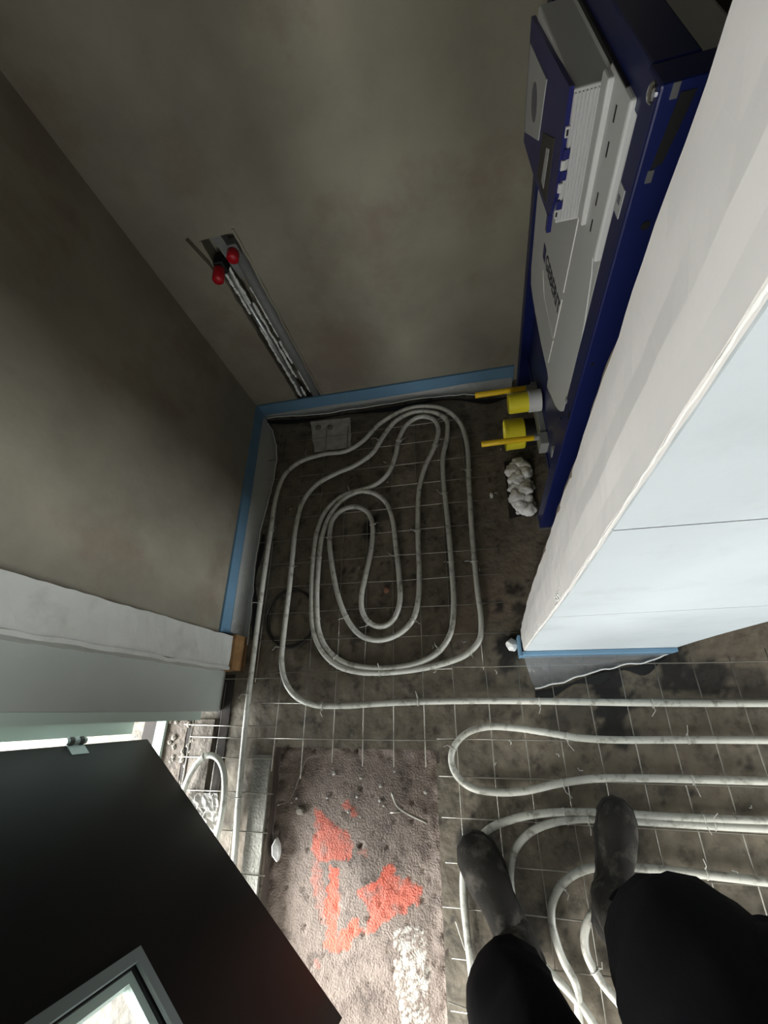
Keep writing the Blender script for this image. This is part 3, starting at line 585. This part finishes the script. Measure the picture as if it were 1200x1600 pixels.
for y, z, x1 in ((1.03, .268, .056), (.829, .252, .059)):
    bm = bmesh.new(); lathe(bm, (.232, y, z), (-1, 0, 0), [(0, .0085), (.002, .0095), (.232 - x1 - .002, .0105), (.232 - x1, .0095)], 14); r = obj('rod_sleeve', bm, M['yellow_deep'], tf, smooth=True, label='yellow sleeve on a threaded rod')
    bm = bmesh.new(); lathe(bm, (.268, y, z), (-1, 0, 0), [(0, .0105), (.036, .0105)], 12); obj('threaded_rod', bm, M['grey_plastic'], r)
bm = bmesh.new(); lathe(bm, (.224, .945, .300), (-1, 0, 0), [(0, .033), (.001, .034), (.058, .034), (.064, .0315), (.065, .020), (.066, 0)], 32); c1 = obj('flush_plug', bm, M['yellow'], tf, smooth=False, label='yellow plug on the flush outlet')
bm = bmesh.new(); lathe(bm, (.265, .945, .300), (-1, 0, 0), [(0, .037), (.039, .037), (.041, .035)], 32); obj('outlet_collar', bm, M['white_plastic'], c1, label='white collar')
bm = bmesh.new(); lathe(bm, (.222, .930, .140), (-1, 0, 0), [(0, .051), (.003, .056), (.056, .057), (.068, .059), (.0695, .057), (.070, .052), (.060, .050), (.059, 0)], 36); c2 = obj('drain_plug', bm, M['yellow'], tf, label='wide yellow plug on the drain outlet')
bm = bmesh.new(); lathe(bm, (.285, .930, .140), (-1, 0, 0), [(0, .05), (.064, .05)], 28); obj('drain_pipe', bm, M['black'], c2, label='black drain pipe')

# ------------------------------------------------------------------ water pipes in the wall chase
wp = []
for k, (x, zt, lab) in enumerate(((-.712, .745, 'silver water pipe with red capped outlet nearer the left wall'), (-.648, .775, 'grey insulated water pipe with red capped outlet on the right in the wall chase'))):
    th = thing('water_pipe', lab, 'water pipe', (x, YB + .022, 0), 'water pipes in the wall chase')
    bm = bmesh.new(); tube(bm, [(x + (.004 if k else 0), YB + .022, .0), (x + .002, YB + .020, .3), (x, YB + .018, zt)], .013 if not k else .023, 12); obj('pipe_run', bm, M['steel'] if not k else M['insul'], th, smooth=True)
    bm = bmesh.new(); box(bm, (x - .017, YB - .004 - .02 * (1 - k), zt - .012), (x + .017, YB + .035, zt + .030), .004); e = obj('elbow', bm, M['black'] if not k else M['insul'], th)
    y0 = YB - (.025 if not k else .004)
    bm = bmesh.new(); lathe(bm, (x - .004, y0, zt + .008), (0, -1, -.12), [(0, .0165), (.004, .0185), (.030 if k else .044, .0185), (.034 if k else .050, .014), (.035 if k else .051, 0)], 18); obj('plug', bm, M['red'], e, smooth=True, label='red plug')
bm = bmesh.new(); prism(bm, [(-.698, YB + .002, CZ), (-.668, YB + .002, CZ + .015), (-.652, YB + .002, .70), (-.680, YB + .002, .69)], (0, .04, 0)); tag(obj('conduit', bm, M['insul'], smooth=False), 'dark grey conduit end between the two red capped pipes', 'conduit')
bm = bmesh.new(); random.seed(3)
for x, z0, z1 in ((-.722, .56, .72), (-.700, .60, .74), (-.688, .22, .60), (-.716, .10, .50), (-.666, .44, .66), (-.672, .30, .42), (-.662, .12, .26), (-.690, .10, .16)):
    n = int((z1 - z0) / .012)
    for i in range(n):
        z = z0 + (z1 - z0) * i / n; blob(bm, (x + .004 * noise.noise(Vector((x * 50, z * 20, 0))), YB + .008, z), .0075 * (0.7 + .5 * random.random()), 1, .4, 3, z * 30, (.85, .7, 1.4))
o = tag(obj('plaster_filling', bm, M['white_filler'], smooth=True), 'white plaster dabs filling the chase around the wall pipes', 'plaster'); o['kind'] = 'stuff'
bm = bmesh.new(); tube(bm, [(-.772, YB + .002, .850), (-.748, YB + .001, .76), (-.742, YB + .001, .70)], .007, 8); tag(obj('conduit', bm, mat('brown_conduit', (78, 70, 56), .7), smooth=True), 'thin brown conduit left of the red capped pipes', 'conduit')

# ------------------------------------------------------------------ loose things on the floor
f = thing('building_foam', 'lumpy white building foam in a floor opening beside the blue frame', 'foam', (.205, .77, 0))
bm = bmesh.new(); random.seed(5)
a, b, c, d = at(797, 727), at(829, 722), at(836, 798), at(808, 804)
for i in range(15):
    v = (i + .5) / 15; u = .38 + .30 * sin(i * 2.4); p = (a.lerp(b, u)).lerp(d.lerp(c, u), v); p.z = .008
    blob(bm, p, random.uniform(.022, .034), 3, .42, 1.9, i * 3.1, (1.05, 1.0, .75), .001)
for i in range(16):
    u, v = random.random(), random.random(); p = (a.lerp(b, u)).lerp(d.lerp(c, u), v); p.z = .004
    blob(bm, p, random.uniform(.008, .014), 2, .4, 2.2, i * 3.1, (1, 1.15, .8), .001)
o = obj('foam_lumps', bm, M['foamw'], f, smooth=True)
bm = bmesh.new(); prism(bm, [a + Vector((-.022, .016, 0)), b + Vector((.0, .016, 0)), c + Vector((.0, -.012, 0)), d + Vector((-.03, -.014, 0))], (0, 0, .003)); obj('painted_opening_shade', bm, M['groove_shade'], f, label='painted shade at the edge of the floor opening')  # flat dark sheet painted as the shade of the floor opening
bm = bmesh.new(); pts = [at(486, 660, .001), at(548, 653, .001), at(549, 700, .001), at(492, 707, .001)]; ns = []
for i in range(4):
    for k in range(5):
        p = pts[i].lerp(pts[(i+1) % 4], k / 5); ns.append(p + Vector((noise.noise(p * 60), noise.noise(p * 60 + Vector((3, 3, 3))), 0)) * .006)
prism(bm, ns, (0, 0, .007)); mp = obj('mortar_slab', bm, M['mortar']); tag(mp, 'pale square mortar slab on the floor below the wall pipes', 'slab')
bm = bmesh.new()
for u, v in ((497, 668), (516, 668)): p = at(u, v, .008); blob(bm, p, .014, 2, .4, 3, u, (1, 1.1, .5), .0075)
obj('dark_pit', bm, M['stone'], mp)
bm = bmesh.new(); loops = []
for k in range(3):
    for i in range(28): a_ = i / 28 * 2 * pi; loops.append(Vector((-.700 + (.098 + .007 * sin(k * 2 + a_)) * cos(a_), .318 + (.108 + .006 * cos(k + 2 * a_)) * sin(a_), .006 + .003 * k + .002 * sin(3 * a_))))
tube(bm, loops, .0035, 6); tag(obj('wire_coil', bm, M['hose'], smooth=True), 'dark coil of thin cable lying left of the pipe spiral', 'cable coil')
bm = bmesh.new(); grid_box(bm, (-.935, .130, .001), (-.872, .250, .086), (3, 5, 4), .003, 31); tag(obj('wood_block', bm, M['wood']), 'brown wooden block under the pale plaster pier', 'block')
# stone flake standing in the recess, sticks, chips
p = at(436, 1325, PZ + .004); bm = bmesh.new(); prism(bm, [p + Vector(q) for q in ((-.008, .030, .0), (.006, .012, .0), (.010, -.010, .0), (.004, -.032, .0), (-.010, -.012, .012), (-.014, .010, .012))], (.006, .002, .030)); bmesh.ops.bevel(bm, geom=bm.edges[:], offset=.003, segments=1, affect='EDGES'); tag(obj('stone_flake', bm, M['white_filler']), 'white stone flake standing at the left edge of the painted recess', 'stone')
p = at(485, 1255, PZ); bm = bmesh.new(); blob(bm, p + Vector((-.03, -.02, .006)), .013, 2, .4, 2, 9, (1.3, .9, .8)); tag(obj('stone', bm, M['stone']), 'small dark stone in the recess above the orange paint', 'stone')
bm = bmesh.new(); tube(bm, spline([at(612, 1238, PZ + .03), at(620, 1258, PZ + .02), at(632, 1268, PZ + .012), at(668, 1286, PZ + .014)], 4), .004, 6); tube(bm, [at(610, 1270, PZ + .014), at(632, 1268, PZ + .012)], .0025, 5); tag(obj('broken_stick', bm, M['wire'], smooth=True), 'bent bright stick lying in the recess right of the paint', 'stick')
bm = bmesh.new(); tube(bm, spline([at(434, 1258, .004), at(452, 1250, PZ + .02), at(468, 1215, PZ + .02), at(480, 1185, PZ + .02), at(497, 1181, PZ + .02)], 5), .0012, 5); tag(obj('wire_scrap', bm, M['wire'], smooth=True), 'thin curled wire at the upper left corner of the recess', 'wire scrap')
for (p0, p1, lab) in (((700, 1565), (735, 1578), 'thin wire offcut pointing at the pipe end at the lower edge'), ((712, 1440), (727, 1485), 'thin wire offcut leaning on the pipe below the left boot')):
    bm = bmesh.new(); tube(bm, [at(*p0, .005), at(*p1, .012)], .0016, 5); tag(obj('wire_offcut', bm, M['wire']), lab, 'wire scrap')
bm = bmesh.new(); blob(bm, at(604, 922, .006), .011, 2, .35, 2, 3, (1, 1, .6), .001); tag(obj('brown_chip', bm, M['brown']), 'small reddish chip inside the innermost pipe loop', 'chip')
bm = bmesh.new(); blob(bm, at(768, 774, .006), .009, 2, .35, 2, 3, (.8, 1.4, .7), .001); tag(obj('white_chip', bm, M['foamw']), 'single white chip on the floor left of the building foam', 'chip')
bm = bmesh.new(); blob(bm, at(800, 1008, .012), .019, 2, .4, 2, 14, (1, 1.1, .8), .001); tag(obj('plaster_lump', bm, M['white_filler']), 'white plaster lump at the foot of the partition end', 'plaster lump')
# crumpled film beside the short loop, rubble by the doorway
bm = bmesh.new(); rows = []
for i in range(13):
    r = []
    for j in range(13):
        p = at(300 + 45 * i / 12 + 6 * j / 12, 1238 + 62 * j / 12, .0); q = p * 40; p.z = .012 + .03 * abs(noise.noise(q)) + .018 * abs(noise.noise(q * 2.3)); r.append(bm.verts.new(p))
    rows.append(r)
for i in range(12):
    for j in range(12): bm.faces.new([rows[i][j], rows[i+1][j], rows[i+1][j+1], rows[i][j+1]])
tag(obj('crumpled_film', bm, M['tent']), 'crumpled clear film inside the short pipe loop by the door', 'film')
random.seed(11)
for i in range(34):
    p = at(random.uniform(262, 315), random.uniform(1120, 1240), 0); r = random.uniform(.004, .011)
    if p.x > -1.05 and p.y > -.02: continue
    bm = bmesh.new(); blob(bm, p + Vector((0, 0, r * .4)), r, 1, .5, 2, i, (1, 1, .7), .0005); tag(obj('rubble_stone', bm, M['stone']), 'small grey rubble stone by the doorway edge', 'stone', 'rubble at the doorway')
random.seed(21)
for i in range(26):
    u, v = random.choice([(random.uniform(440, 790), random.uniform(700, 1090)), (random.uniform(720, 1190), random.uniform(1110, 1400))])
    p = at(u, v, .002); a_ = random.uniform(0, 2 * pi); l = random.uniform(.006, .016)
    bm = bmesh.new(); tube(bm, [p, p + Vector((cos(a_) * l * .5, sin(a_) * l * .5, .004)), p + Vector((cos(a_ + .7) * l, sin(a_ + .7) * l, .002))], .0012, 4); tag(obj('plastic_shaving', bm, M['white_plastic']), 'tiny white plastic shaving scattered on the mesh floor', 'shaving', 'plastic shavings on the floor')
for i in range(14):
    u, v = random.uniform(450, 670), random.uniform(1185, 1290); p = at(u, v, PZ + .003); r = random.uniform(.0025, .0055)
    bm = bmesh.new(); blob(bm, p, r, 1, .5, 2, i, (1.3, 1, .6)); tag(obj('plaster_crumb', bm, M['mortar']), 'pale plaster crumb at the upper end of the painted recess', 'crumb', 'plaster crumbs in the recess')

# ------------------------------------------------------------------ the photographer, seen from above
per = thing('person', 'person in black trousers and dusty dark work boots standing on the pipes', 'person', (.16, -.45, 0))
def skin_mesh(name, verts, edges, radii, mat_, parent, levels=1, root=0):
    me = bpy.data.meshes.new(name); me.from_pydata([tuple(v) for v in verts], edges, []); o = bpy.data.objects.new(name, me); COL.objects.link(o)
    s = o.modifiers.new('s', 'SKIN')
    if not me.skin_vertices: return None
    for i, r in enumerate(radii): me.skin_vertices[0].data[i].radius = (r, r) if not isinstance(r, tuple) else r; me.skin_vertices[0].data[i].use_root = (i == root)
    sd = o.modifiers.new('d', 'SUBSURF'); sd.levels = levels; sd.render_levels = levels
    bpy.context.view_layer.update(); m2 = bpy.data.meshes.new_from_object(o.evaluated_get(bpy.context.evaluated_depsgraph_get())); bpy.data.objects.remove(o)
    bm = bmesh.new(); bm.from_mesh(m2); return obj(name, bm, mat_, parent, smooth=True)
LA, LK, LH = Vector((.012, -.520, .11)), Vector((.055, -.535, .50)), Vector((.075, -.66, .93))
RA, RK, RH = Vector((.252, -.425, .11)), Vector((.275, -.415, .50)), Vector((.255, -.62, .93))
PEL, CH, NK, HD = Vector((.165, -.65, .98)), Vector((.14, -.58, 1.36)), Vector((.12, -.49, 1.53)), Vector((.11, -.42, 1.66))
bk = Vector((-fw.x, -fw.y, -fw.z)) * .035
LS, LE = Vector((-.05, -.58, 1.42)), Vector((-.12, -.58, 1.15)); LW = Vector((.035, -.40, 1.24))
RS, RE = Vector((.33, -.60, 1.42)), Vector((.39, -.60, 1.15)); RW_ = Vector((.225, -.41, 1.24))
BV = [PEL, (PEL + CH) / 2, CH, NK, HD + Vector((0, -.01, .0)), HD + Vector((0, .0, .07)), LS, LE, LW, RS, RE, RW_, LH, LK, LA, RH, RK, RA]
BE = [(0, 1), (1, 2), (2, 3), (3, 4), (4, 5), (2, 6), (6, 7), (7, 8), (2, 9), (9, 10), (10, 11), (0, 12), (12, 13), (13, 14), (0, 15), (15, 16), (16, 17)]
BR = [.13, .125, .135, .055, .085, .075, .055, .042, .027, .055, .042, .027, .085, .055, .04, .085, .055, .04]
nb = len(BV)
for W, s_ in ((LW, 1), (RW_, -1)):                                     # palms and five bent fingers, hands held before the chest
    wi = BV.index(W); d = Vector((s_ * .45, .7, .35)).normalized(); side = Vector((s_, 0, 0)); palm = W + d * .045; BV.append(palm); BR.append(.024); BE.append((wi, len(BV) - 1)); pi_ = len(BV) - 1
    for k in range(4):
        b0 = palm + d * .03 + Vector((0, 0, .026 - .018 * k)); L_ = (.040, .045, .042, .032)[k]
        m1 = b0 + d * L_ * .6 + side * .012; e1 = m1 + side * L_ * .55 + d * .004
        i0 = len(BV); BV += [b0, m1, e1]; BR += [.010, .009, .0075]; BE += [(pi_, i0), (i0, i0 + 1), (i0 + 1, i0 + 2)]
    b0 = palm + Vector((0, -.004, .024)); m1 = b0 + side * .026 + Vector((0, 0, .010)); e1 = m1 + side * .018 + d * .014
    i0 = len(BV); BV += [b0, m1, e1]; BR += [.011, .010, .0085]; BE += [(pi_, i0), (i0, i0 + 1), (i0 + 1, i0 + 2)]
body = skin_mesh('body', BV, BE, BR, M['skin'], per, 1, 0)
fd = Vector((-.05, .72, -.55)).normalized(); fr_ = Vector((1, .07, 0)).normalized(); fu = fr_.cross(fd).normalized(); hc = HD + Vector((0, .005, .03))
if fu.z < 0: fu = -fu
bm = bmesh.new(); blob(bm, hc + fd * .088 - fu * .012, .016, 2, 0, 1, 0, (.8, 1.1, 1.3)); obj('nose', bm, M['skin'], body or per, smooth=True)
bm = bmesh.new()
for s_ in (-1, 1): blob(bm, hc + fd * .078 + fr_ * .031 * s_ + fu * .018, .011, 2, 0)
obj('eyes', bm, M['black'], body or per, smooth=True)
bm = bmesh.new(); tube(bm, [hc + fd * .082 - fu * .045 + fr_ * x for x in (-.022, 0, .022)], .005, 6); obj('mouth', bm, M['brown'], body or per, smooth=True)
bm = bmesh.new()
for s_ in (-1, 1): blob(bm, hc + fr_ * .082 * s_ - fd * .005, .024, 2, .1, 2, 0, (.4, .8, 1.2))
obj('ears', bm, M['skin'], body or per, smooth=True)
bm = bmesh.new(); blob(bm, hc - fd * .022 + fu * .028, .092, 3, .08, 6, 2, (1, 1, .95)); obj('hair', bm, M['hair'], body or per, smooth=True)
def sleeve(name, pts, rads, m, n=8, seg=18, wr=.006, sq=(1, 1)):
    S = spline(pts, n); tot = len(S) - 1; rr = []
    for i in range(len(S)):
        t = i / tot * (len(rads) - 1); k = min(int(t), len(rads) - 2); rr.append(rads[k] + (rads[k+1] - rads[k]) * (t - k))
    bm = bmesh.new(); tube(bm, S, rr, seg)
    for v in bm.verts:
        q = v.co * 16; v.co += Vector((noise.noise(q), noise.noise(q + Vector((4, 0, 0))), .3 * noise.noise(q + Vector((0, 4, 0))))) * wr
    return obj(name, bm, m, per, smooth=True)
sleeve('trouser_leg', [LA + Vector((-.012, .0, .14)), LA + Vector((-.02, .02, .24)), LK + Vector((-.035, .03, 0)), (LK + LH) / 2 + Vector((0, .02, 0)), LH], [.073, .082, .092, .10, .125], M['trouser'], wr=.014)
sleeve('trouser_leg', [RA + Vector((.03, .012, .10)), RA + Vector((.035, .015, .2)), RK + Vector((.01, .03, 0)), (RK + RH) / 2 + Vector((.02, .05, 0)), RH], [.066, .094, .132, .15, .14], M['trouser'], wr=.014)
sleeve('trouser_seat', [PEL + Vector((0, 0, -.10)), PEL, PEL + Vector((0, .01, .10))], [.15, .185, .17], M['trouser'], wr=.01)
sleeve('jacket', [PEL + Vector((0, .005, -.06)), PEL + Vector((0, .015, .06)), (PEL + CH) / 2, CH, CH + Vector((-.01, .05, .10)), NK], [.19, .195, .185, .19, .13, .075], M['jacket'], wr=.012, seg=24)
for S_, E_, W_ in ((LS, LE, LW), (RS, RE, RW_)): sleeve('jacket_sleeve', [S_ + (CH - S_) * .3, S_, (S_ + E_) / 2, E_, E_.lerp(W_, .5), W_], [.09, .088, .076, .076, .062, .048], M['jacket'], wr=.008)
sleeve('coat_hem', [(.385, -.375, .52), (.375, -.385, .66), (.34, -.48, .82), (.27, -.60, 1.0)], [.085, .11, .12, .10], M['jacket'], wr=.014)
def boot(toe, ank, wid, shaft_top, name_seed):
    d = Vector((toe.x - ank.x, toe.y - ank.y, 0)); L_ = d.length; d.normalize(); s = Vector((-d.y, d.x, 0)); heel = Vector((ank.x, ank.y, 0)) - d * .075; tot = L_ + .075; z0 = .026
    out = [(0, .027), (.04, .036), (.25, .036), (.5, .038), (.68, .049), (.85, .047), (.95, .034), (1.0, .012)]
    ws = wid / .049
    bm = bmesh.new(); o_ = [heel + d * tot * t + s * w_ * ws for t, w_ in out] + [heel + d * tot * t - s * w_ * ws for t, w_ in reversed(out)]
    prism(bm, [Vector((p.x, p.y, z0)) for p in o_], (0, 0, .024)); bt = obj('boot', bm, M['sole'], per)
    hs = [(0.0, .06, .5), (.03, .11, .85), (.12, .115, 1), (.25, .112, 1.0), (.38, .105, .98), (.5, .088, .97), (.62, .074, .97), (.75, .064, .97), (.87, .056, .95), (.95, .046, .9), (1.0, .028, .5)]
    rings = []
    def wd(t):
        for (a, wa), (b, wb) in zip(out, out[1:]):
            if a <= t <= b: return (wa + (wb - wa) * (t - a) / (b - a)) * ws
        return out[-1][1] * ws
    for t, h_, k in hs:
        c = heel + d * tot * (t * .985 + .004); w_ = wd(t) * .97
        rings.append([Vector((c.x, c.y, z0 + .018)) + s * w_ * cos(a) + Vector((0, 0, 1)) * (h_ * (max(0, sin(a)) ** .75)) + Vector((0, 0, -.004 if sin(a) < 0 else 0)) for a in [2 * pi * q / 20 for q in range(20)]])
    bm = bmesh.new(); loft(bm, rings)
    for v in bm.verts: q = v.co * 30; v.co += Vector((noise.noise(q), noise.noise(q + Vector((5, 0, 0))), noise.noise(q + Vector((0, 5, 0))))) * .0035
    S = [Vector((ank.x, ank.y, .07)) + d * .01, Vector((ank.x, ank.y, .15)), Vector((shaft_top.x, shaft_top.y, shaft_top.z))]
    tube(bm, spline(S, 5), [.052, .053, .055, .055, .054, .053, .054, .056, .058, .060, .060], 18)
    obj('boot_upper', bm, M['boot'], bt, smooth=True)
    bm = bmesh.new()
    for k in range(5):
        t = .40 + .055 * k; c = heel + d * tot * t; hh = z0 + .018 + (.103 - .30 * (t - .38)) * .97
        tube(bm, [Vector((c.x, c.y, hh)) + s * x_ + Vector((0, 0, .003 - abs(x_) * .35)) for x_ in (-.020, -.007, .007, .020)], .0028, 5)
    obj('boot_lace', bm, M['sole'], bt, smooth=True)
    return bt
boot(at(730, 1302, .04), LA, .060, LA + Vector((.004, .012, .19)), 1)
boot(at(966, 1246, .04), RA, .050, RA + Vector((.008, .008, .14)), 2)
